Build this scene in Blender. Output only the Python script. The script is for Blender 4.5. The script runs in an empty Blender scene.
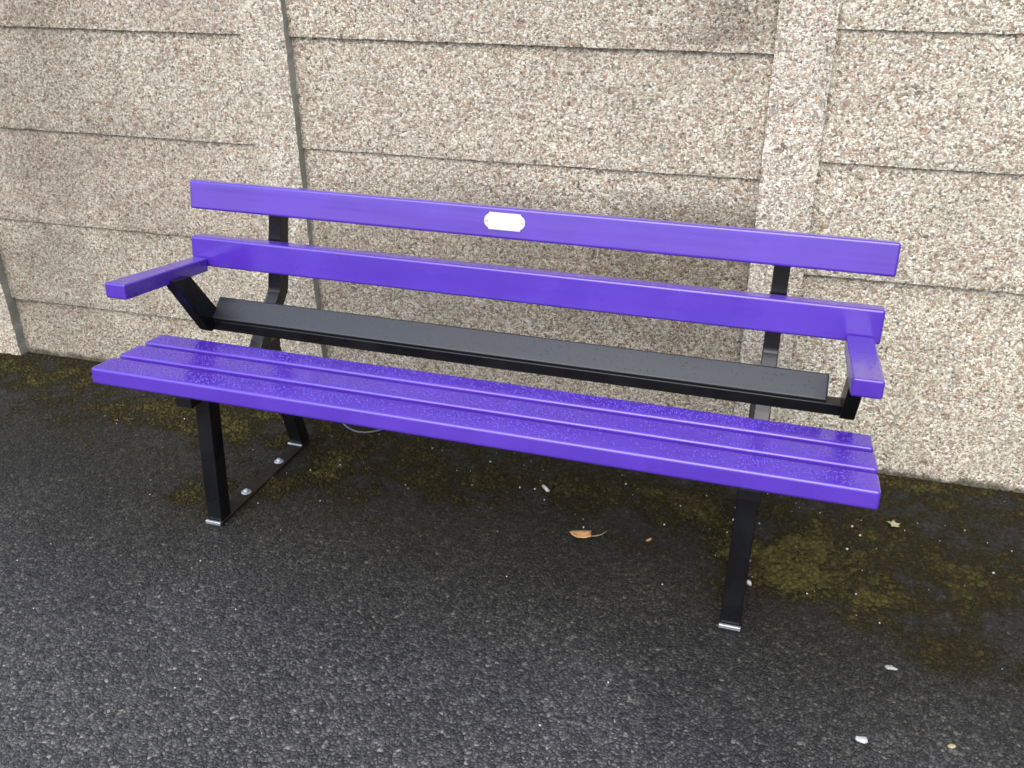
import bpy, bmesh, math, random
import numpy as np
from mathutils import Vector, Matrix, noise

random.seed(7); rng = np.random.default_rng(7)
scene = bpy.context.scene
COL = scene.collection

# ------------------------------------------------------------------ helpers
def link(o, parent=None):
    COL.objects.link(o)
    if parent: o.parent = parent
    return o

def empty(name, parent=None, loc=(0, 0, 0), rz=0.0):
    o = bpy.data.objects.new(name, None); o.empty_display_size = 0.05
    o.location = loc; o.rotation_euler = (0, 0, rz)
    return link(o, parent)

def tag(o, label=None, cat=None, group=None, kind=None):
    for k, v in (('label', label), ('category', cat), ('group', group), ('kind', kind)):
        if v: o[k] = v
    return o

def mesh_obj(name, bm, mats, parent=None, smooth=True, wn=False):
    bmesh.ops.recalc_face_normals(bm, faces=bm.faces[:])
    me = bpy.data.meshes.new(name); bm.to_mesh(me); bm.free()
    for m in (mats if isinstance(mats, (list, tuple)) else [mats]): me.materials.append(m)
    if smooth:
        for p in me.polygons: p.use_smooth = True
    o = link(bpy.data.objects.new(name, me), parent)
    if wn:
        md = o.modifiers.new('normals', 'WEIGHTED_NORMAL'); md.weight = 100
    return o

def prism(bm, poly, a, b, axis='u', bevel=0.0, seg=2):
    """poly: list of (v, w); extruded along u from a to b"""
    v0 = [bm.verts.new((a, p[0], p[1])) for p in poly]
    v1 = [bm.verts.new((b, p[0], p[1])) for p in poly]
    n = len(poly); fs = [bm.faces.new(v0[::-1]), bm.faces.new(v1)]
    for i in range(n):
        fs.append(bm.faces.new((v0[i], v0[(i + 1) % n], v1[(i + 1) % n], v1[i])))
    if bevel:
        es = set(e for f in fs for e in f.edges)
        bmesh.ops.bevel(bm, geom=list(es), offset=bevel, segments=seg, affect='EDGES', profile=0.6)

def hexa(bm, P, bevel=0.0, seg=2):
    """P: 8 points, bottom ring then top ring"""
    v = [bm.verts.new(p) for p in P]
    fs = [bm.faces.new([v[i] for i in q]) for q in ((3, 2, 1, 0), (4, 5, 6, 7), (0, 1, 5, 4), (1, 2, 6, 5), (2, 3, 7, 6), (3, 0, 4, 7))]
    if bevel:
        es = set(e for f in fs for e in f.edges)
        bmesh.ops.bevel(bm, geom=list(es), offset=bevel, segments=seg, affect='EDGES', profile=0.6)

def box(bm, a, b, bevel=0.0, seg=2):
    (x0, y0, z0), (x1, y1, z1) = a, b
    hexa(bm, [(x0, y0, z0), (x1, y0, z0), (x1, y1, z0), (x0, y1, z0), (x0, y0, z1), (x1, y0, z1), (x1, y1, z1), (x0, y1, z1)], bevel, seg)

def board(bm, u0, u1, v, w, tilt, h, t, bevel=0.006):
    """a back slat: front top edge at (v, w), leaning back by tilt"""
    s, c_ = math.sin(tilt), math.cos(tilt)
    f0 = (v, w); f1 = (v - h * s, w - h * c_); n = (t * c_, -t * s)
    prism(bm, [f1, f0, (f0[0] + n[0], f0[1] + n[1]), (f1[0] + n[0], f1[1] + n[1])], u0, u1, bevel=bevel, seg=3)

# ------------------------------------------------------------------ materials
class N:
    def __init__(s, name):
        s.m = bpy.data.materials.new(name); s.m.use_nodes = True
        s.t = s.m.node_tree; s.b = s.t.nodes['Principled BSDF']
    def n(s, kind, **k):
        o = s.t.nodes.new(kind)
        for a, v in k.items():
            if a.startswith('i_'):
                key = a[2:]; key = int(key) if key.isdigit() else key.replace('_', ' ')
                o.inputs[key].default_value = v
            else: setattr(o, a, v)
        return o
    def l(s, a, b): s.t.links.new(a, b)
    def ramp(s, src, stops, interp='LINEAR'):
        r = s.n('ShaderNodeValToRGB'); r.color_ramp.interpolation = interp
        e = r.color_ramp.elements
        while len(e) > 1: e.remove(e[0])
        e[0].position = stops[0][0]; e[0].color = tuple(stops[0][1]) + (1,)
        for p, c in stops[1:]:
            x = e.new(p); x.color = tuple(c) + (1,)
        s.l(src, r.inputs[0]); return r.outputs[0]
    def math(s, op, a, b=None, c=None, clamp=False):
        o = s.n('ShaderNodeMath', operation=op, use_clamp=clamp)
        for i, v in enumerate((a, b, c)):
            if v is None: continue
            if isinstance(v, (int, float)): o.inputs[i].default_value = v
            else: s.l(v, o.inputs[i])
        return o.outputs[0]
    def mix(s, fac, a, b, blend='MIX'):
        o = s.n('ShaderNodeMix', data_type='RGBA', blend_type=blend)
        for i, v in ((0, fac), (6, a), (7, b)):
            if isinstance(v, (int, float)): o.inputs[i].default_value = v
            elif isinstance(v, (tuple, list)): o.inputs[i].default_value = tuple(v) + (1,)
            else: s.l(v, o.inputs[i])
        return o.outputs[2]
    def maprange(s, v, a, b, c=0.0, d=1.0, smooth=True):
        o = s.n('ShaderNodeMapRange', clamp=True)
        if smooth: o.interpolation_type = 'SMOOTHSTEP'
        s.l(v, o.inputs[0])
        for i, x in enumerate((a, b, c, d)): o.inputs[i + 1].default_value = x
        return o.outputs[0]
    def coords(s, scale=None):
        tc = s.n('ShaderNodeTexCoord'); o = tc.outputs['Object']
        if scale:
            mp = s.n('ShaderNodeMapping'); mp.inputs['Scale'].default_value = scale
            s.l(o, mp.inputs[0]); o = mp.outputs[0]
        return o
    def noise(s, vec, scale, detail=3, rough=.55):
        o = s.n('ShaderNodeTexNoise'); o.inputs['Scale'].default_value = scale; o.inputs['Detail'].default_value = detail
        o.inputs['Roughness'].default_value = rough; s.l(vec, o.inputs['Vector']); return o.outputs['Fac']
    def vor(s, vec, scale, feature='F1', rand=1.0):
        o = s.n('ShaderNodeTexVoronoi', feature=feature); o.inputs['Scale'].default_value = scale
        o.inputs['Randomness'].default_value = rand; s.l(vec, o.inputs['Vector']); return o
    def bump(s, h, strength, dist, prev=None):
        o = s.n('ShaderNodeBump'); o.inputs['Strength'].default_value = strength; o.inputs['Distance'].default_value = dist
        s.l(h, o.inputs['Height'])
        if prev: s.l(prev, o.inputs['Normal'])
        return o.outputs[0]
    def set(s, **k):
        for a, v in k.items():
            i = s.b.inputs[a.replace('_', ' ')]
            if isinstance(v, (int, float)): i.default_value = v
            elif isinstance(v, (tuple, list)): i.default_value = tuple(v) + (1,)
            else: s.l(v, i)
        return s.m

def sepxyz(k, vec):
    o = k.n('ShaderNodeSeparateXYZ'); k.l(vec, o.inputs[0]); return o.outputs

def purple_paint(along='u'):
    k = N('purple_paint'); co = k.coords()
    st = k.coords((.8, 15, 15) if along == 'u' else (15, .8, 15))
    streak = k.noise(st, 1.3, 2, .45); fine = k.noise(co, 130, 2)
    blot = k.noise(co, 5, 3)
    col = k.mix(k.maprange(blot, .3, .7), (.072, .0235, .345), (.087, .030, .395))
    rough = k.math('ADD', k.maprange(streak, .3, .72, .14, .27), k.maprange(blot, .35, .7, 0, .12))
    h = k.math('ADD', streak, k.math('MULTIPLY', fine, .035))
    nb = k.bump(h, .30, .004)
    return k.set(Base_Color=col, Roughness=rough, Normal=nb, Specular_IOR_Level=.55, Coat_Weight=.55, Coat_Roughness=k.maprange(streak, .35, .65, .08, .22))

def black_paint():
    k = N('black_paint'); co = k.coords()
    b = k.noise(co, 9, 4); f = k.noise(co, 160, 2)
    col = k.mix(k.maprange(b, .35, .7), (.0045, .0045, .0055), (.008, .008, .009))
    return k.set(Base_Color=col, Roughness=k.maprange(b, .3, .7, .24, .36), Normal=k.bump(f, .15, .0008), Specular_IOR_Level=.36)

def sky_satin_paint():
    k = N('satin_black_sky_tint'); co = k.coords((2, 14, 14))
    b = k.noise(co, 2.2, 3); f = k.noise(k.coords(), 90, 3)
    col = k.mix(k.maprange(b, .35, .7), (.0090, .0108, .0135), (.013, .0155, .019))  # blue reflection of the sky mixed into the black base colour
    return k.set(Base_Color=col, Roughness=k.math('ADD', k.maprange(b, .3, .7, .34, .46), k.math('MULTIPLY', f, .06)), Normal=k.bump(f, .08, .0006), Specular_IOR_Level=.62)

def bare_steel():
    k = N('galvanised_steel'); co = k.coords()
    b = k.noise(co, 120, 3)
    return k.set(Base_Color=k.mix(b, (.34, .36, .38), (.62, .64, .66)), Metallic=.7, Roughness=.42, Normal=k.bump(b, .3, .001))

def plaque_mat():
    k = N('plaque_enamel'); co = k.coords()
    b = k.noise(co, 60, 3)
    return k.set(Base_Color=k.mix(b, (.60, .59, .55), (.70, .69, .65)), Roughness=.3, Metallic=0.0)

def pebbledash(name, sc=112, tone=(1, 1, 1), seed=0.0, stains=True):
    k = N(name); co0 = k.coords()
    mp = k.n('ShaderNodeMapping'); mp.inputs['Location'].default_value = (seed * 3.1, seed * 1.7, seed * 2.3)
    k.l(co0, mp.inputs[0]); co = mp.outputs[0]
    # small wobble so that the chips are angular and uneven
    wob = k.n('ShaderNodeTexNoise'); wob.inputs['Scale'].default_value = 120; wob.inputs['Detail'].default_value = 3
    k.l(co, wob.inputs['Vector'])
    vm = k.n('ShaderNodeVectorMath', operation='MULTIPLY_ADD'); vm.inputs[1].default_value = (.0085,) * 3
    k.l(wob.outputs['Color'], vm.inputs[0]); k.l(co, vm.inputs[2]); cw = vm.outputs[0]
    sc *= 1.38
    v1 = k.vor(cw, sc); v2 = k.vor(cw, sc * 1.75)
    pal = [(0.0, (.13, .11, .095)), (.08, (.31, .205, .155)), (.19, (.45, .345, .28)), (.29, (.33, .315, .285)), (.40, (.56, .50, .41)),
           (.52, (.70, .655, .565)), (.66, (.80, .775, .705)), (.80, (.89, .875, .83)), (.955, (.52, .34, .25))]
    s1 = k.n('ShaderNodeSeparateColor'); k.l(v1.outputs['Color'], s1.inputs[0])
    s2 = k.n('ShaderNodeSeparateColor'); k.l(v2.outputs['Color'], s2.inputs[0])
    c1 = k.ramp(s1.outputs[0], pal, 'CONSTANT'); c2 = k.ramp(s2.outputs[0], pal, 'CONSTANT')
    pick = k.maprange(k.noise(co, 75, 1), .47, .53)
    chips = k.mix(pick, c1, c2)
    e1 = k.vor(cw, sc, 'DISTANCE_TO_EDGE')
    gap = k.maprange(e1.outputs['Distance'], 0.0, .10, 1, 0)
    gn = k.maprange(k.noise(co, 85, 2, .6), .40, .62)
    col = k.mix(k.math('MULTIPLY', gap, k.math('MULTIPLY_ADD', gn, .62, .10)), chips, (.33, .29, .225))
    pit = k.math('MULTIPLY', k.maprange(k.noise(co, 150, 2, .6), .60, .70), .6)
    col = k.mix(pit, col, (.24, .20, .155))
    col = k.mix(1.0, col, (1.0, .995, .94), 'MULTIPLY')
    # broad weathering
    big = k.noise(co, 2.1, 5, .6); mid = k.noise(co, 9, 4, .6)
    w = k.math('ADD', k.math('MULTIPLY', big, .6), k.math('MULTIPLY', mid, .4))
    col = k.mix(k.maprange(w, .40, .66, .28, 0), col, (.27, .24, .20))
    col = k.mix(1.0, col, tone, 'MULTIPLY')
    if stains:
        x, y, z = sepxyz(k, co0)
        n1 = k.noise(co0, 3.2, 5, .65); n2 = k.noise(co0, 26, 4, .7)
        nn = k.math('ADD', k.math('MULTIPLY', n1, .7), k.math('MULTIPLY', n2, .3))
        # damp band on the middle bay, thickest beside the right post
        xx = k.math('MULTIPLY', k.maprange(x, -1.05, -.1, .5, 1), k.maprange(x, .105, .11, 1, 0))
        zz = k.math('MULTIPLY', k.maprange(z, .68, .84, 1, .0), k.maprange(z, .2, .5, .35, 1))
        xx = k.math('MULTIPLY', xx, k.maprange(x, -1.25, -1.2, 0, 1))
        d = k.math('MULTIPLY', k.math('MULTIPLY', xx, zz), k.maprange(nn, .25, .62, .35, 1))
        # grey run-off stain on the top right of the middle bay
        xx2 = k.math('MULTIPLY', k.maprange(x, -.45, .02, 0, 1), k.maprange(x, .105, .11, 1, 0))
        d2 = k.math('MULTIPLY', k.math('MULTIPLY', xx2, k.maprange(z, 1.168, 1.19)), k.maprange(nn, .35, .6))
        # lead-coloured weathering on the left bay
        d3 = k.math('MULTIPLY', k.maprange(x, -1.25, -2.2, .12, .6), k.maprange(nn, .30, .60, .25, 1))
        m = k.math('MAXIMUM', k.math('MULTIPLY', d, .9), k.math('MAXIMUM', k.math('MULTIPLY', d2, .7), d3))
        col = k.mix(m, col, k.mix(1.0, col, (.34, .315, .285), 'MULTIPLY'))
        # mould and splashed soil in a ragged line along the foot
        foot = k.maprange(k.math('ADD', z, k.math('MULTIPLY', k.math('SUBTRACT', n2, .5), .07)), .002, .028, 1, 0)
        col = k.mix(k.math('MULTIPLY', foot, .85), col, (.045, .042, .022))
    hb = k.math('ADD', k.maprange(e1.outputs['Distance'], 0, .22), k.math('MULTIPLY', s1.outputs[1], .6))
    hb = k.math('SUBTRACT', hb, k.math('MULTIPLY', v2.outputs['Distance'], .5))
    nb = k.bump(hb, .55, .0036)
    nb = k.bump(mid, .5, .006, nb)
    return k.set(Base_Color=col, Roughness=k.maprange(s1.outputs[2], 0, 1, .55, .9), Normal=nb, Specular_IOR_Level=.35)

def concrete():
    k = N('weathered_concrete'); co = k.coords()
    a = k.noise(co, 7, 5, .65); b = k.noise(co, 140, 3, .6)
    col = k.mix(k.maprange(a, .3, .7), (.26, .255, .20), (.38, .37, .30))
    col = k.mix(k.maprange(b, .55, .75), col, (.13, .125, .095))
    return k.set(Base_Color=col, Roughness=.88, Normal=k.bump(b, .6, .002))

def asphalt():
    k = N('wet_asphalt'); co = k.coords()
    wob = k.n('ShaderNodeTexNoise'); wob.inputs['Scale'].default_value = 70; wob.inputs['Detail'].default_value = 2
    k.l(co, wob.inputs['Vector'])
    vm = k.n('ShaderNodeVectorMath', operation='MULTIPLY_ADD'); vm.inputs[1].default_value = (.011,) * 3
    k.l(wob.outputs['Color'], vm.inputs[0]); k.l(co, vm.inputs[2]); cw = vm.outputs[0]
    v1 = k.vor(cw, 122); v2 = k.vor(cw, 230)
    s1 = k.n('ShaderNodeSeparateColor'); k.l(v1.outputs['Color'], s1.inputs[0])
    s2 = k.n('ShaderNodeSeparateColor'); k.l(v2.outputs['Color'], s2.inputs[0])
    pal = [(0, (.026, .026, .029)), (.25, (.044, .044, .049)), (.5, (.070, .070, .075)), (.72, (.105, .104, .106)), (.90, (.145, .145, .140)), (.98, (.22, .215, .205))]
    c1 = k.ramp(s1.outputs[0], pal, 'CONSTANT'); c2 = k.ramp(s2.outputs[0], pal, 'CONSTANT')
    chips = k.mix(k.maprange(k.noise(co, 45, 1), .48, .6), c1, c2)
    e1 = k.vor(cw, 122, 'DISTANCE_TO_EDGE').outputs['Distance']
    gm = k.maprange(k.noise(co, 38, 3, .6), .36, .62, .25, .9)
    col = k.mix(k.math('MULTIPLY', k.maprange(e1, 0, .2, 1, 0), gm), chips, (.018, .0175, .0175))
    col = k.mix(1.0, col, (1.24, 1.17, 1.02), 'MULTIPLY')
    big = k.noise(co, 1.7, 5, .6); md = k.noise(co, 11, 4, .6)
    col = k.mix(k.maprange(big, .35, .7, 0, .35), col, k.mix(1.0, col, (.55, .55, .58), 'MULTIPLY'))
    at = k.n('ShaderNodeAttribute', attribute_name='moss').outputs['Fac']
    dm = k.n('ShaderNodeAttribute', attribute_name='damp_shade').outputs['Fac']
    col = k.mix(k.math('MULTIPLY', dm, .92), col, k.mix(1.0, col, (.18, .19, .16), 'MULTIPLY'))  # darker where damp, with wall and bench shade put into the colour
    # silt and moss film in the pits
    fine = k.noise(co, 60, 4, .7)
    mm = k.maprange(k.math('ADD', at, k.math('MULTIPLY', k.math('SUBTRACT', fine, .5), 1.0)), .05, .52)
    mcol = k.mix(md, (.024, .020, .007), (.044, .038, .012))
    col = k.mix(k.math('MULTIPLY', mm, .55), col, mcol)
    dome = k.math('SUBTRACT', 1.0, v1.outputs['Distance'])
    hb = k.math('ADD', k.math('MULTIPLY', dome, .9), k.math('MULTIPLY', s1.outputs[1], .9))
    hb = k.math('ADD', hb, k.math('MULTIPLY', k.maprange(e1, 0, .18), .5))
    nb = k.bump(hb, .7, .0042)
    nb = k.bump(md, .4, .01, nb)
    rough = k.math('ADD', k.maprange(s1.outputs[2], 0, 1, .34, .62), k.math('MULTIPLY', mm, .3))
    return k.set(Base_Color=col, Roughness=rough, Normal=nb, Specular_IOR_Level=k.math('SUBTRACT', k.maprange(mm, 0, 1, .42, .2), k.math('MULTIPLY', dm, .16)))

def moss_mat():
    k = N('moss'); co = k.coords()
    at = k.n('ShaderNodeAttribute', attribute_name='tint').outputs['Fac']
    f = k.noise(co, 500, 3, .7)
    col = k.ramp(at, [(0, (.026, .020, .009)), (.3, (.044, .031, .011)), (.5, (.066, .054, .016)), (.75, (.102, .090, .022)), (1, (.16, .148, .034))])
    col = k.mix(k.maprange(f, .3, .7), k.mix(1.0, col, (.5, .5, .5), 'MULTIPLY'), col)
    return k.set(Base_Color=col, Roughness=.9, Normal=k.bump(f, 1.0, .003), Specular_IOR_Level=.15)

def plain(name, c1, c2, rough=.7, scale=80, bump=.3, spec=.4):
    k = N(name); co = k.coords(); a = k.noise(co, scale, 4, .6)
    return k.set(Base_Color=k.mix(k.maprange(a, .3, .7), c1, c2), Roughness=rough, Normal=k.bump(a, bump, .001), Specular_IOR_Level=spec)

def water(name, c):
    k = N(name)
    return k.set(Base_Color=c, Roughness=.06, IOR=1.45, Specular_IOR_Level=.8, Coat_Weight=1.0, Coat_Roughness=.03)

M_PURPLE = purple_paint(); M_PURPLE_ARM = purple_paint('v'); M_BLACK = black_paint(); M_SKY_SATIN = sky_satin_paint(); M_STEEL = bare_steel(); M_PLAQUE = plaque_mat()
M_GRIME = plain('grimy_black_steel', (.008, .007, .006), (.022, .016, .009), .65, 60, .8, .25); M_CONC = concrete(); M_ASPHALT = asphalt(); M_MOSS = moss_mat(); M_WATER = [water('wet_bead_purple', (.085, .032, .43)), water('wet_bead_dark', (.006, .006, .008))]
M_DASH = [pebbledash('pebbledash_' + n, sc, t, i) for i, (n, sc, t) in enumerate((
    ('cream', 112, (1.06, 1.03, .97)), ('pink', 118, (1.05, 1.0, .945)), ('buff', 108, (1.04, 1.0, .93))))]
M_EXPOSURE_LIFT = pebbledash('pebbledash_exposure_lift', 104, (1.20, 1.17, 1.09), 7)  # right bay's brighter exposure painted in as a paler tone
M_POST_DARKER = pebbledash('pebbledash_darker_post', 112, (1.05, 1.02, .96), 9, stains=False)  # left posts, slightly darker in tone than the right ones
M_POST = pebbledash('pebbledash_post', 112, (1.16, 1.12, 1.07), 5, stains=False)

# ------------------------------------------------------------------ ground
O_B = Vector((-.5247798, -.8851498, 0)); PHI = math.atan2(-.0288687, .9995832)
CU = np.array([.9995832, -.0288687]); CV = np.array([.0288687, .9995832])
def bench_xy(u, v): return O_B.x + CU[0] * u + CV[0] * v, O_B.y + CU[1] * u + CV[1] * v

def vnoise(P, scale, seed):
    """numpy value noise with 4 octaves, P (n,2)"""
    out = np.zeros(len(P)); amp = 1.0; tot = 0
    r = np.random.default_rng(seed); T = r.random((256, 256))
    for o in range(4):
        q = P * scale * 2 ** o + 37.3 * (o + 1); i = np.floor(q).astype(int); f = q - i; f = f * f * (3 - 2 * f)
        a = T[i[:, 0] % 256, i[:, 1] % 256]; b = T[(i[:, 0] + 1) % 256, i[:, 1] % 256]
        c = T[i[:, 0] % 256, (i[:, 1] + 1) % 256]; d = T[(i[:, 0] + 1) % 256, (i[:, 1] + 1) % 256]
        out += amp * (a * (1 - f[:, 0]) * (1 - f[:, 1]) + b * f[:, 0] * (1 - f[:, 1]) + c * (1 - f[:, 0]) * f[:, 1] + d * f[:, 0] * f[:, 1])
        tot += amp; amp *= .55
    return out / tot

# moss patches: (u, v, radius u, radius v, strength, brownness) in the bench's own frame
MOSS = [(0, .885, 2.4, .035, .75, .5), (.6, .62, .9, .24, .34, .6), (-.5, .62, .9, .22, .36, .5), (-1.3, .62, .6, .22, .34, .4), (1.2, .38, .4, .28, .34, .8), (.78, .40, .17, .17, 1.0, .35), (.95, .36, .16, .15, .75, .55), (1.15, .42, .22, .22, .55, .9), (1.12, .20, .14, .12, .4, .9), (.88, .58, .30, .16, .5, .6), (1.35, .55, .3, .22, .4, .9),
        (.20, .55, .16, .13, .55, .6), (-.12, .50, .22, .14, .50, .5), (-.38, .62, .20, .16, .55, .6), (.50, .56, .20, .16, .5, .7), (-.52, .48, .08, .15, .6, .4), (.42, .36, .10, .06, .3, .5),
        (-.80, .72, .17, .08, .85, .5), (-.95, .56, .20, .10, .60, .1), (-1.15, .66, .25, .12, .45, .3), (-1.3, .88, .4, .06, .55, .4), (-.72, .56, .10, .09, .5, .3), (-.60, .32, .10, .12, .45, .5),
        (-.78, .20, .12, .12, .40, .3), (-.35, .35, .2, .12, .3, .5), (0.1, .82, 1.6, .07, .55, .6), (-1.75, .75, .4, .2, .5, .3), (-.93, .90, .30, .06, .6, .4), (1.3, .9, .6, .06, .6, .7)]
def moss_fields(P):
    d = P - np.array([O_B.x, O_B.y]); u = d @ CU; v = d @ CV
    m = np.zeros(len(P)); br = np.zeros(len(P)) + 1e-6
    for (a, b, ra, rb, s, k) in MOSS:
        g = s * np.exp(-(((u - a) / ra) ** 2 + ((v - b) / rb) ** 2))
        m = np.maximum(m, g); br += g * k
    tot = sum(s * np.exp(-(((u - a) / ra) ** 2 + ((v - b) / rb) ** 2)) for (a, b, ra, rb, s, k) in MOSS) + 1e-6
    n = vnoise(P, 8, 3); n2 = vnoise(P, 22, 4)
    field = np.clip(m * 1.15 + (n - .5) * 1.3 * np.sqrt(np.clip(m, 0, 1)) + (n2 - .5) * 1.5 * np.sqrt(np.clip(m, 0, 1)), 0, 1)
    return field, br / tot, u, v

def spaced(dense0, dense1, step, far):
    a = list(np.arange(dense0, dense1 + 1e-6, step)); s = step; x = a[-1]
    while x < far: s *= 1.5; x += s; a.append(x)
    s = step; x = a[0]
    while x > -far: s *= 1.5; x -= s; a.insert(0, x)
    return np.array(a)
gx = spaced(-2.8, 1.8, .018, 70); gy = spaced(-1.75, .05, .018, 70)
GX, GY = np.meshgrid(gx, gy); P = np.stack([GX.ravel(), GY.ravel()], 1)
zz = (vnoise(P, 2.3, 11) - .5) * .006 - .0015; zz[(np.abs(P) > 4).any(1)] = -.001
mf, _, gu, gv = moss_fields(P)
damp_shade = np.clip((gv + .62 + (vnoise(P, 3, 9) - .5) * .40) / .85, 0, 1); damp_shade = damp_shade * damp_shade * (3 - 2 * damp_shade)  # damp film plus painted-in shade of wall and bench, deepening towards the wall
damp_shade[P[:, 1] > .2] = 0
me = bpy.data.meshes.new('ground')
nx, ny = len(gx), len(gy); idx = np.arange(nx * ny).reshape(ny, nx)
F = np.stack([idx[:-1, :-1], idx[:-1, 1:], idx[1:, 1:], idx[1:, :-1]], -1).reshape(-1, 4)
me.from_pydata(np.column_stack([P, zz]).tolist(), [], F.tolist())
for nm, arr in (('moss', mf), ('damp_shade', damp_shade)):
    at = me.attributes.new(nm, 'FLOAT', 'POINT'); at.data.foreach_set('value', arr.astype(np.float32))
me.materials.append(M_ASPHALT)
me.polygons.foreach_set('use_smooth', np.ones(len(me.polygons), bool))
ground = link(bpy.data.objects.new('ground', me)); tag(ground, kind='structure', label='wet dark asphalt ground in front of the wall', cat='ground')

# ------------------------------------------------------------------ moss: thousands of tiny cushions, nobody could count them
def moss_mesh():
    n = 430000
    Q = np.column_stack([rng.uniform(-2.6, 1.6, n), rng.uniform(-1.2, .02, n)])
    f, br, u, v = moss_fields(Q)
    keep = rng.random(n) < np.clip((f - .12) * 1.05, 0, 1) ** 1.5 * .8
    Q, f, br = Q[keep], f[keep], br[keep]
    r_ = rng.random(len(Q)); R_ = (.0020 + .0062 * r_ ** 3) * (.6 + .6 * f); H = R_ * rng.uniform(.5, .95, len(Q))
    k = 6; ang = rng.uniform(0, 6.28, len(Q))
    ring = np.arange(k) * 2 * math.pi / k
    V = []; z0 = (vnoise(Q, 2.3, 11) - .5) * .006 - .0015
    for (rr, hh, ph) in ((1.0, -.25, 0), (.72, .62, .5)):
        a = ang[:, None] + ring[None] + ph
        jr = rr * rng.uniform(.75, 1.25, a.shape)
        V.append(np.stack([Q[:, :1] + R_[:, None] * jr * np.cos(a), Q[:, 1:] + R_[:, None] * jr * np.sin(a), (z0 + H * hh)[:, None] + 0 * a], -1))
    top = np.stack([Q[:, 0], Q[:, 1], z0 + H], -1)[:, None]
    VV = np.concatenate(V + [top], 1); m = VV.shape[1]; VV = VV.reshape(-1, 3)
    tri = []
    for i in range(k):
        j = (i + 1) % k; tri += [(i, j, k + i), (j, k + j, k + i), (k + i, k + j, 2 * k)]
    T = np.array(tri)[None] + (np.arange(len(Q)) * m)[:, None, None]; T = T.reshape(-1, 3)
    me = bpy.data.meshes.new('moss'); me.vertices.add(len(VV)); me.vertices.foreach_set('co', VV.ravel().astype(np.float32))
    me.loops.add(T.size); me.loops.foreach_set('vertex_index', T.ravel().astype(np.int32))
    me.polygons.add(len(T)); me.polygons.foreach_set('loop_start', np.arange(0, T.size, 3, dtype=np.int32))
    me.update(calc_edges=True); me.validate()
    t = np.clip(.78 - br * .62 + (rng.random(len(Q)) - .5) * .5 + (f - .5) * .5 - .06 - .10 * (u[keep] < .3), 0, 1)
    at = me.attributes.new('tint', 'FLOAT', 'POINT'); at.data.foreach_set('value', np.repeat(t, m).astype(np.float32))
    me.polygons.foreach_set('use_smooth', np.ones(len(me.polygons), bool))
    me.materials.append(M_MOSS); return me
moss = link(bpy.data.objects.new('moss', moss_mesh()))
tag(moss, 'olive and brown moss in patches on the asphalt near the wall', 'moss', kind='stuff')

# ------------------------------------------------------------------ concrete post-and-panel wall
WUP = np.array([-.0154336, -.0531959, .9985992]); WX = np.array([1.00012, 0, 0]); WY = np.array([0, .99932, 0.03683])
def W(x, y, z): return Vector(WX * x + WY * y + WUP * z)
wall = empty('panel_wall'); tag(wall, 'pebbledashed concrete panel wall with slotted posts behind the purple bench', 'wall')

def slab(name, x0, x1, z0, z1, yb, front, mats, jit, lip=0.0, top_lip=0.0):
    """box with a finely divided front whose edges are uneven; front(x,z)->y"""
    bm = bmesh.new(); sx = max(2, int((x1 - x0) / .02)); sz = max(2, int((z1 - z0) / .02))
    grid = []
    for j in range(sz + 1):
        row = []
        for i in range(sx + 1):
            x = x0 + (x1 - x0) * i / sx; z = z0 + (z1 - z0) * j / sz; t = j / sz
            ex = min(i, sx - i) == 0; ez = min(j, sz - j) == 0
            if ex: x += random.uniform(-jit, jit)
            if ez: z += random.uniform(-jit, jit) * .9
            y = front(x, t) + (noise.noise(Vector((x * 6, z * 6, 3.3))) * .0022) + random.uniform(-.0006, .0006)
            if ez: y += .0012
            if ex: y += .003
            row.append(bm.verts.new(W(x, y, z)))
        grid.append(row)
    for j in range(sz):
        for i in range(sx):
            bm.faces.new((grid[j][i], grid[j][i + 1], grid[j + 1][i + 1], grid[j + 1][i])).material_index = 0
    # returns to the back
    def back(v):
        return None
    b = {}
    per = [(0, i) for i in range(sx)] + [(j, sx) for j in range(sz)] + [(sz, i) for i in range(sx, 0, -1)] + [(j, 0) for j in range(sz, 0, -1)]
    bw = []
    for (j, i) in per:
        x = x0 + (x1 - x0) * i / sx; z = z0 + (z1 - z0) * j / sz; bw.append(bm.verts.new(W(x, yb, z)))
    n = len(per)
    for q in range(n):
        a = per[q]; c = per[(q + 1) % n]
        f = bm.faces.new((grid[a[0]][a[1]], bw[q], bw[(q + 1) % n], grid[c[0]][c[1]])); f.material_index = 1
    bm.faces.new(bw).material_index = 1
    o = mesh_obj(name, bm, mats, wall, smooth=False)
    return o

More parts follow.
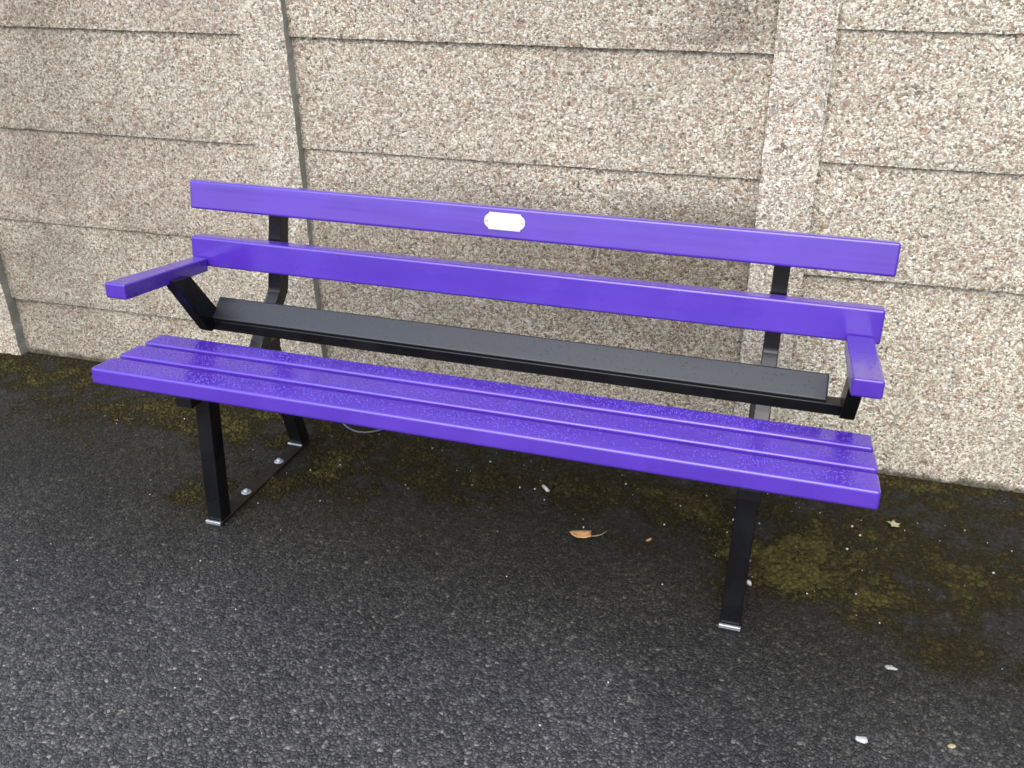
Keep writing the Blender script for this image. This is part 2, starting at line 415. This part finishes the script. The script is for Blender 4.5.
PW = .1402
posts = [(-5.11, -4.97), (-3.87, -3.73), (-2.4854 - PW, -2.4854), (-1.2404 - PW, -1.2404), (.0986, .2388), (1.578, 1.718), (3.06, 3.20)]
posts = posts[1:]
LV_L = [-.06, .222, .526, .846, 1.166, 1.485, 1.80]
LV_R = [-.06, .257, .597, .905, 1.2304, 1.55, 1.87]
for i, (a, b) in enumerate(posts):
    o = slab('fence_post', a, b, -.06, 1.9, .09, lambda x, t: 0.0, [M_POST if i >= 3 else M_POST_DARKER, M_CONC], .0016)
for i in range(len(posts) - 1):
    xa = posts[i][1] - .012; xb = posts[i + 1][0] + .012
    lv = LV_R if i >= 3 else LV_L
    for j in range(len(lv) - 1):
        tilt = random.uniform(-.001, .001); off = random.uniform(-.002, .002)
        rec = (.040 if i < 2 else .033 if i == 2 else .028 if j else .020) + off
        # each panel leans out a little at its foot and laps over the one beneath
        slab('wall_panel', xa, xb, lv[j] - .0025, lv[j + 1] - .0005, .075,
             (lambda x, t, r=rec, tl=tilt: r + .011 * t - .006 + tl * x), [M_EXPOSURE_LIFT if i >= 3 else random.choice(M_DASH), M_CONC], .0014)

# ------------------------------------------------------------------ bench
bench = empty('park_bench', loc=O_B, rz=PHI)
tag(bench, 'glossy purple painted bench on black steel frames, wet with rain', 'bench')

SZ, ST = .457, .064
def S(u, d, h=0): return (u, d * math.cos(ST) + h * math.sin(ST), SZ - d * math.sin(ST) + h * math.cos(ST))
seat = empty('seat', bench)
for (d0, d1) in ((0, .0815), (.1041, .1845), (.2070, .2797)):
    bm = bmesh.new(); t = .0425
    poly = [S(0, d0)[1:], S(0, d1)[1:], S(0, d1, -t)[1:], S(0, d0, -t)[1:]]
    du = random.uniform(-.0015, .0015)
    prism(bm, poly, -.903 + du, .904 + du, bevel=.0075, seg=3)
    mesh_obj('seat_slat', bm, M_PURPLE, seat, wn=True)

back = empty('backrest', bench)
bm = bmesh.new(); board(bm, -.873, .908, .4423, .8243, .1511, .0755, .042, .0065); upper = mesh_obj('back_slat', bm, M_PURPLE, back, wn=True)
tag(upper, 'top purple slat carrying the white plaque')
bm = bmesh.new(); board(bm, -.874, .900, .4171, .6761, .0703, .0803, .046, .0065); mesh_obj('back_slat', bm, M_PURPLE, back, wn=True)
# lower rail, lying back at 45 degrees, black
bm = bmesh.new(); n = (.654, -.756); th = .024
prism(bm, [(.360, .4685), (.412, .5135), (.412 + n[0] * th, .5135 + n[1] * th), (.360 + n[0] * th, .4685 + n[1] * th)], -.800, .806, bevel=.0045, seg=3)
tag(mesh_obj('back_rail', bm, M_SKY_SATIN, back, wn=True), 'black sloping lower rail')
# plaque: chamfered ends, screw at each side
bm = bmesh.new()
pu, pw, hu, hw = .0127, .7915, .0515, .0205
out = [(-hu, 0.004), (-hu + .002, .0095), (-hu + .007, .0145), (-hu + .0105, .0165), (-hu + .0115, hw), (hu - .0115, hw), (hu - .0105, .0165), (hu - .007, .0145), (hu - .002, .0095), (hu, .004)]
out = out + [(a, -b) for a, b in out[::-1]]
s, c_ = math.sin(.1511), math.cos(.1511)
def onslat(a, b, off):
    dw = .8243 - (pw + b); h = dw / c_
    v = .4423 - h * s; return (pu + a, v - off * c_, pw + b + off * s)
v0 = [bm.verts.new(onslat(a, b, .0002)) for a, b in out]; v1 = [bm.verts.new(onslat(a, b, .0022)) for a, b in out]
bm.faces.new(v1); bm.faces.new(v0[::-1])
for i in range(len(out)): bm.faces.new((v0[i], v0[(i + 1) % len(out)], v1[(i + 1) % len(out)], v1[i]))
inner = [(a * .93, b * .86) for a, b in out]
r0 = [bm.verts.new(onslat(a, b, .0023)) for a, b in [(a * .965, b * .92) for a, b in out]]; r1 = [bm.verts.new(onslat(a, b, .0031)) for a, b in [(a * .95, b * .89) for a, b in out]]; r2 = [bm.verts.new(onslat(a, b, .0023)) for a, b in inner]
for i in range(len(out)):
    j = (i + 1) % len(out); bm.faces.new((r0[i], r0[j], r1[j], r1[i])); bm.faces.new((r1[i], r1[j], r2[j], r2[i]))
plq = mesh_obj('plaque', bm, M_PLAQUE, back, smooth=False)
def dome(bm, c, r, h, nrm=(0, 0, 1), seg=12, rings=3):
    nz = Vector(nrm).normalized(); q = nz.to_track_quat('Z', 'Y')
    prev = None
    for j in range(rings + 1):
        a = j / rings * math.pi / 2
        if j == rings: ring = [bm.verts.new(Vector(c) + q @ Vector((0, 0, h)))]
        else: ring = [bm.verts.new(Vector(c) + q @ Vector((r * math.cos(a) * math.cos(2 * math.pi * i / seg), r * math.cos(a) * math.sin(2 * math.pi * i / seg), h * math.sin(a)))) for i in range(seg)]
        if prev:
            for i in range(seg):
                i2 = (i + 1) % seg
                if len(ring) == 1: bm.faces.new((prev[i], prev[i2], ring[0]))
                else: bm.faces.new((prev[i], prev[i2], ring[i2], ring[i]))
        prev = ring
for sg in (-1, 1):
    bm = bmesh.new(); dome(bm, onslat(sg * .0450, 0.0, .002), .0030, .0016, (0, -c_, s))
    o = mesh_obj('screw', bm, M_STEEL, back)

for u0, u1 in ((-.8376, -.7819), (.8212, .8769)):
    bm = bmesh.new(); h = .038
    f0, f1 = (-.8445, -.7865) if u0 < 0 else (.819, .876)
    r0, r1 = (-.866, -.822) if u0 < 0 else (.8262, .8865)
    wr = .622 if u0 < 0 else .614
    hexa(bm, [(f0, .028, .672 - h), (f1, .028, .672 - h), (r1, .408, wr - h), (r0, .408, wr - h), (f0, .028, .672), (f1, .028, .672), (r1, .408, wr), (r0, .408, wr)], .0055, 3)
    arm = mesh_obj('armrest', bm, M_PURPLE_ARM, bench, wn=True)
    uc = -.810 if u0 < 0 else .853
    bm = bmesh.new()
    prism(bm, [(.352, .432), (.400, .462), (.400, .470), (.289, .610), (.212, .620), (.340, .440)], uc - .016, uc + .016, bevel=.002)
    mesh_obj('arm_support', bm, M_BLACK, arm, wn=True)
bm = bmesh.new(); box(bm, (-.824, .366, .4305), (.8675, .408, .4595), .0035)
mesh_obj('cross_bar', bm, M_BLACK, bench, wn=True)

def frame(fl, up, low, skew=0.0):
    fr = empty('end_frame', bench)
    a, b = fl
    bm = bmesh.new(); hexa(bm, [(a, .0887, .006), (b, .0887, .006), (b, .134, .006), (a, .134, .006), (a, .1005, .374), (b, .1005, .374), (b, .1455, .374), (a, .1455, .374)], .003)
    mesh_obj('front_leg', bm, M_BLACK, fr, wn=True)
    bm = bmesh.new(); hexa(bm, [(a, .5306, .008), (b, .5306, .008), (b, .576, .008), (a, .576, .008), (a, .405, .395), (b, .405, .395), (b, .449, .395), (a, .449, .395)], .003)
    mesh_obj('rear_leg', bm, M_BLACK, fr, wn=True)
    bm = bmesh.new(); box(bm, (a + .001, .028, .371), (b + .003, .455, .399), .003)
    mesh_obj('seat_bearer', bm, M_BLACK, fr, wn=True)
    c, d = up; t = .042
    front = [(low - .02, .394), (low, .420), (.458, .529), (.461, .536), (.481, .790)]
    backp = [(.481 + t, .790), (.461 + t, .529), (.458 + t, .514), (low + .032, .394)]
    bm = bmesh.new(); prism(bm, front + backp, c, d, bevel=.003)
    for q in bm.verts: q.co.x += skew * (q.co.z - .66)
    mesh_obj('upright', bm, M_BLACK, fr, wn=True)
    # weld bead at the bend, worn to bare metal
    bm = bmesh.new(); box(bm, (a - .001, .086, .0005), (b + .004, .140, .009), .002)
    box(bm, (a + .002, .140, .0005), (b + .002, .585, .0065), .0015)
    bar = mesh_obj('foot_bar', bm, M_GRIME, fr, wn=True)
    bm = bmesh.new(); box(bm, (a - .0015, .0795, .001), (b + .001, .0872, .011), .002)
    mesh_obj('weld_bead', bm, M_STEEL, fr, wn=True)
    bm = bmesh.new(); box(bm, (a - .006, .5225, .0065), (b, .530, .0125), .002)
    mesh_obj('weld_bead', bm, M_STEEL, fr, wn=True)
    for vb in (.424, .244):
        bm = bmesh.new(); cx = (a + b) / 2
        dome(bm, (cx, vb, .0065), .0145, .004, seg=16); dome(bm, (cx, vb, .0095), .0085, .007, seg=12)
        mesh_obj('bolt', bm, M_STEEL, fr)
frame((-.693, -.651), (-.667, -.630), .356, .05)
frame((.640, .6855), (.651, .688), .356)

# ------------------------------------------------------------------ rain drops on the boards (nobody could count them)
bm = bmesh.new()
sl = [(0.008, .070), (.112, .173), (.215, .272)]
for i in range(8000):
    d0, d1 = random.choice(sl); u = random.uniform(-.89, .89); d = random.uniform(d0, d1)
    if noise.noise(Vector((u * 3, d * 9, 0))) < random.uniform(-.75, .25): continue
    r = .0010 + .0022 * random.random() ** 2.2
    dome(bm, S(u, d, .0001), r, r * .5, (0, math.sin(ST), math.cos(ST)), 8, 2)
n_purple = len(bm.faces)
for i in range(260):
    u = random.uniform(-.79, .79); t = random.uniform(.1, .92)
    r = .0010 + .0020 * random.random() ** 2
    dome(bm, (u, .360 + .052 * t - .0002 * .654, .4685 + .045 * t + .0002), r, r * .5, (0, -.654, .756), 8, 2)
bm.faces.ensure_lookup_table()
for f_ in bm.faces[n_purple:]: f_.material_index = 1
drops = mesh_obj('rain_drops', bm, M_WATER, None); drops.location = O_B; drops.rotation_euler = (0, 0, PHI)
tag(drops, 'clear rain drops beaded on the purple seat and black rail', 'rain drops', kind='stuff')

# ------------------------------------------------------------------ litter
M_LEAF = plain('dry_leaf', (.55, .28, .10), (.68, .40, .19), .6, 60)
M_LEAF2 = plain('yellowed_leaf', (.34, .29, .14), (.46, .41, .23), .65, 90)
M_WHITE = plain('white_litter', (.46, .45, .42), (.60, .59, .56), .6, 90)
M_PALE = plain('pale_petal', (.26, .26, .23), (.38, .375, .34), .6, 120)
M_STALK = plain('leaf_stalk', (.30, .20, .10), (.40, .28, .16), .7)
M_WIRE = plain('grey_cable', (.10, .115, .14), (.15, .165, .19), .4)
def gpos(u, v): x, y = bench_xy(u, v); return Vector((x, y, 0))

def flat_shape(name, pts, mat, loc, rz, thick=.0012, curl=.004, lift=.004):
    bm = bmesh.new(); R_ = max(math.hypot(*p) for p in pts); lift = max(lift, .008)
    def zc(p): return lift + curl * (math.hypot(*p) / R_) ** 2
    c0 = bm.verts.new((0, 0, lift + thick)); c1 = bm.verts.new((0, 0, lift))
    md = [bm.verts.new((p[0] * .55, p[1] * .55, zc((p[0] * .55, p[1] * .55)) + thick + random.uniform(-.0008, .0008))) for p in pts]
    t = [bm.verts.new((p[0], p[1], zc(p) + thick * .6)) for p in pts]; b = [bm.verts.new((p[0], p[1], zc(p))) for p in pts]
    n = len(pts)
    for i in range(n):
        j = (i + 1) % n
        bm.faces.new((c0, md[i], md[j])); bm.faces.new((md[i], t[i], t[j], md[j])); bm.faces.new((t[i], b[i], b[j], t[j])); bm.faces.new((b[i], c1, b[j]))
    o = mesh_obj(name, bm, mat, None, smooth=True); o.location = loc; o.rotation_euler = (0, 0, rz); return o

def tube(bm, pts, r, seg=6):
    rings = []
    for i, p in enumerate(pts):
        a = Vector(pts[max(i - 1, 0)]); b = Vector(pts[min(i + 1, len(pts) - 1)]); q = (b - a).to_track_quat('Z', 'Y')
        rings.append([bm.verts.new(Vector(p) + q @ Vector((r * math.cos(2 * math.pi * k / seg), r * math.sin(2 * math.pi * k / seg), 0))) for k in range(seg)])
    for a, b in zip(rings, rings[1:]):
        for k in range(seg): bm.faces.new((a[k], a[(k + 1) % seg], b[(k + 1) % seg], b[k]))
    bm.faces.new(rings[0][::-1]); bm.faces.new(rings[-1])

lf = flat_shape('fallen_leaf', [(-.030, 0), (-.022, -.007), (-.008, -.0125), (.012, -.0125), (.026, -.011), (.027, -.004), (.0255, .003), (.028, .009), (.012, .0125), (-.006, .012), (-.02, .008)], M_LEAF, gpos(.264, .3285), PHI + .22, curl=.006); lf.scale = (1.0, 1.35, 1.2)
tag(lf, 'orange brown folded leaf with a long stalk on the asphalt below the bench', 'leaf')
bm = bmesh.new(); tube(bm, [(.026, 0, .006), (.040, .002, .006), (.054, .006, .007), (.068, .018, .008)], .0012)
mesh_obj('stalk', bm, M_STALK, lf)
pts = []
for i in range(10):
    a = i * math.pi / 5; r = (.017 if i % 2 == 0 else .0115) * random.uniform(.75, 1.2); pts.append((r * math.cos(a), r * math.sin(a)))
l2 = flat_shape('fallen_leaf', pts, M_LEAF2, gpos(1.0486, .640), .4); tag(l2, 'small yellow lobed leaf on mossy asphalt right of the bench', 'leaf')
l3 = flat_shape('fallen_leaf', [(-.010, 0), (-.002, -.004), (.009, -.003), (.011, .001), (.002, .0045)], M_LEAF, gpos(.435, .36), .9); tag(l3, 'tiny brown leaf fragment right of the orange leaf', 'leaf')
def chip(name, loc, rz, sx, sy, h, mat, label, cat):
    bm = bmesh.new(); k = 9; ring = []
    for i in range(k):
        a = 2 * math.pi * i / k; r = random.uniform(.62, 1.18); ring.append((sx * r * math.cos(a), sy * r * math.sin(a)))
    b = [bm.verts.new((p[0], p[1], .0005)) for p in ring]; t = [bm.verts.new((p[0] * .8, p[1] * .8, h * random.uniform(.75, 1.1))) for p in ring]
    bm.faces.new(b[::-1]); c = bm.verts.new((0, 0, h * 1.05))
    for i in range(k):
        j = (i + 1) % k; bm.faces.new((b[i], b[j], t[j], t[i])); bm.faces.new((t[i], t[j], c))
    o = mesh_obj(name, bm, mat, None); o.location = loc; o.rotation_euler = (0, 0, rz); return tag(o, label, cat)
bm = bmesh.new(); tube(bm, [(-.016, 0, .006), (0, 0, .0062), (.016, 0, .006)], .0048, 10)
st = mesh_obj('cigarette_stub', bm, M_WHITE, None); st.location = gpos(.1182, .526); st.rotation_euler = (0, 0, PHI - .84)
tag(st, 'short white cylindrical stub on dark ground under the seat', 'litter')
chip('white_stone', gpos(.694, .268), -.9, .010, .006, .007, M_WHITE, 'white stone chip beside the front right bench leg', 'stone')
chip('pale_pebble', gpos(1.003, .064), -.1, .014, .009, .0032, M_PALE, 'flat oval grey pebble on bare asphalt, right foreground', 'pebble')
chip('white_paper_scrap', gpos(.934, -.168), .3, .014, .010, .0035, M_WHITE, 'crumpled white scrap near the lower right edge', 'litter')
chip('yellow_petal', gpos(1.10, -.13), .5, .010, .007, .002, M_LEAF2, 'yellowish crumpled petal at the lower right corner', 'petal')
bm = bmesh.new(); arc = []
for i in range(19):
    t = i / 18; x_, y_ = bench_xy(-.63 + .20 * t, .735 - .075 * math.sin(math.pi * t) + .02 * t); arc.append((x_, y_, .005 + .002 * math.sin(7 * t)))
tube(bm, arc, .0032, 8); cb = mesh_obj('cable', bm, M_WIRE, None); tag(cb, 'thin grey cable end curling on the ground behind the rear leg', 'cable')

# white specks of grit and blossom: nobody could count them
bm = bmesh.new()
def speck(u, v, r):
    x, y = bench_xy(u, v); 
    if y > -.02: return
    vs = bmesh.ops.create_icosphere(bm, subdivisions=1, radius=r, matrix=Matrix.Translation((x, y, r * .45)))['verts']
    for q in vs:
        q.co += Vector((random.uniform(-.25, .25) * r, random.uniform(-.25, .25) * r, random.uniform(-.2, .2) * r))
for i in range(110):
    u = random.choice([random.uniform(.6, 1.5), random.uniform(-1.4, 1.5), random.uniform(-1.0, .5)]); v = .72 - abs(random.gauss(0, .22))
    speck(u, v, .0013 + .0022 * random.random() ** 3)
for i in range(14): speck(random.uniform(-1.2, 1.4), random.uniform(-.6, .4), .0015 + .0015 * random.random())
sp = mesh_obj('white_grit', bm, M_WHITE, None); tag(sp, 'tiny white specks of grit scattered over the mossy asphalt', 'grit', kind='stuff')

# ------------------------------------------------------------------ light
EL, AZ = math.radians(48), math.radians(184)   # azimuth clockwise from +Y: the sun stands behind the camera, nearly square to the wall
wd = bpy.data.worlds.new('World'); scene.world = wd; wd.use_nodes = True
nt = wd.node_tree; bg = nt.nodes['Background']
sky = nt.nodes.new('ShaderNodeTexSky'); sky.sky_type = 'NISHITA'; sky.sun_disc = False
sky.sun_elevation = EL; sky.sun_rotation = AZ; sky.air_density = 1.0; sky.dust_density = 1.5; sky.ozone_density = 1.0
hs = nt.nodes.new('ShaderNodeHueSaturation'); hs.inputs['Saturation'].default_value = .8
# overcast luminance: brightest overhead, about a third of that at the horizon
tc = nt.nodes.new('ShaderNodeTexCoord'); sx = nt.nodes.new('ShaderNodeSeparateXYZ'); nt.links.new(tc.outputs['Generated'], sx.inputs[0])
mr = nt.nodes.new('ShaderNodeMapRange'); nt.links.new(sx.outputs['Z'], mr.inputs[0])
for i_, v_ in enumerate((0.0, 1.0, .52, 1.6)): mr.inputs[i_ + 1].default_value = v_
mx = nt.nodes.new('ShaderNodeMix'); mx.data_type = 'RGBA'; mx.blend_type = 'MULTIPLY'; mx.inputs[0].default_value = 1.0
nt.links.new(sky.outputs[0], hs.inputs['Color']); nt.links.new(hs.outputs[0], mx.inputs[6]); nt.links.new(mr.outputs[0], mx.inputs[7])
# added sky gradient for the back slats' sheen: brighter left behind the camera
dt = nt.nodes.new('ShaderNodeVectorMath'); dt.operation = 'DOT_PRODUCT'; dt.inputs[1].default_value = (-.75, -.60, .25)
nt.links.new(tc.outputs['Generated'], dt.inputs[0])
m2 = nt.nodes.new('ShaderNodeMapRange'); nt.links.new(dt.outputs['Value'], m2.inputs[0])
for i_, v_ in enumerate((-.2, 1.0, .72, 1.45)): m2.inputs[i_ + 1].default_value = v_
my = nt.nodes.new('ShaderNodeMix'); my.data_type = 'RGBA'; my.blend_type = 'MULTIPLY'; my.inputs[0].default_value = 1.0
nt.links.new(mx.outputs[2], my.inputs[6]); nt.links.new(m2.outputs[0], my.inputs[7])
nt.links.new(my.outputs[2], bg.inputs['Color']); bg.inputs['Strength'].default_value = .14
sl_ = bpy.data.lights.new('sun', 'SUN'); sl_.energy = .65; sl_.angle = math.radians(55); sl_.color = (1, .96, .90)
so = link(bpy.data.objects.new('sun', sl_))
d = Vector((math.sin(AZ) * math.cos(EL), math.cos(AZ) * math.cos(EL), math.sin(EL)))
so.rotation_euler = d.to_track_quat('Z', 'Y').to_euler(); so.location = d * 20

# ------------------------------------------------------------------ camera
cam = bpy.data.cameras.new('camera'); co = link(bpy.data.objects.new('camera', cam))
r = Vector((.96232, .271707, .010646)); u = Vector((-.12065, .391569, .912205)); b = Vector((.243684, -.879118, .409596))
m = Matrix((r, u, b)).transposed().to_4x4(); m.translation = Vector((.077204, -2.566102, 1.38404)); co.matrix_world = m
cam.sensor_width = 36; cam.lens = 924.405 / 1024 * 36; cam.shift_x = 13.15 / 1024; cam.shift_y = -14.78 / 1024
cam.clip_start = .02; cam.clip_end = 500
scene.camera = co
vs = scene.view_settings; vs.view_transform = 'Standard'; vs.look = 'None'; vs.exposure = 1.15; vs.gamma = 1.0; vs.use_curve_mapping = False
scene.render.resolution_x, scene.render.resolution_y = 1024, 768
scene.cycles.max_bounces = 6
scene.cycles.filter_width = 1.6
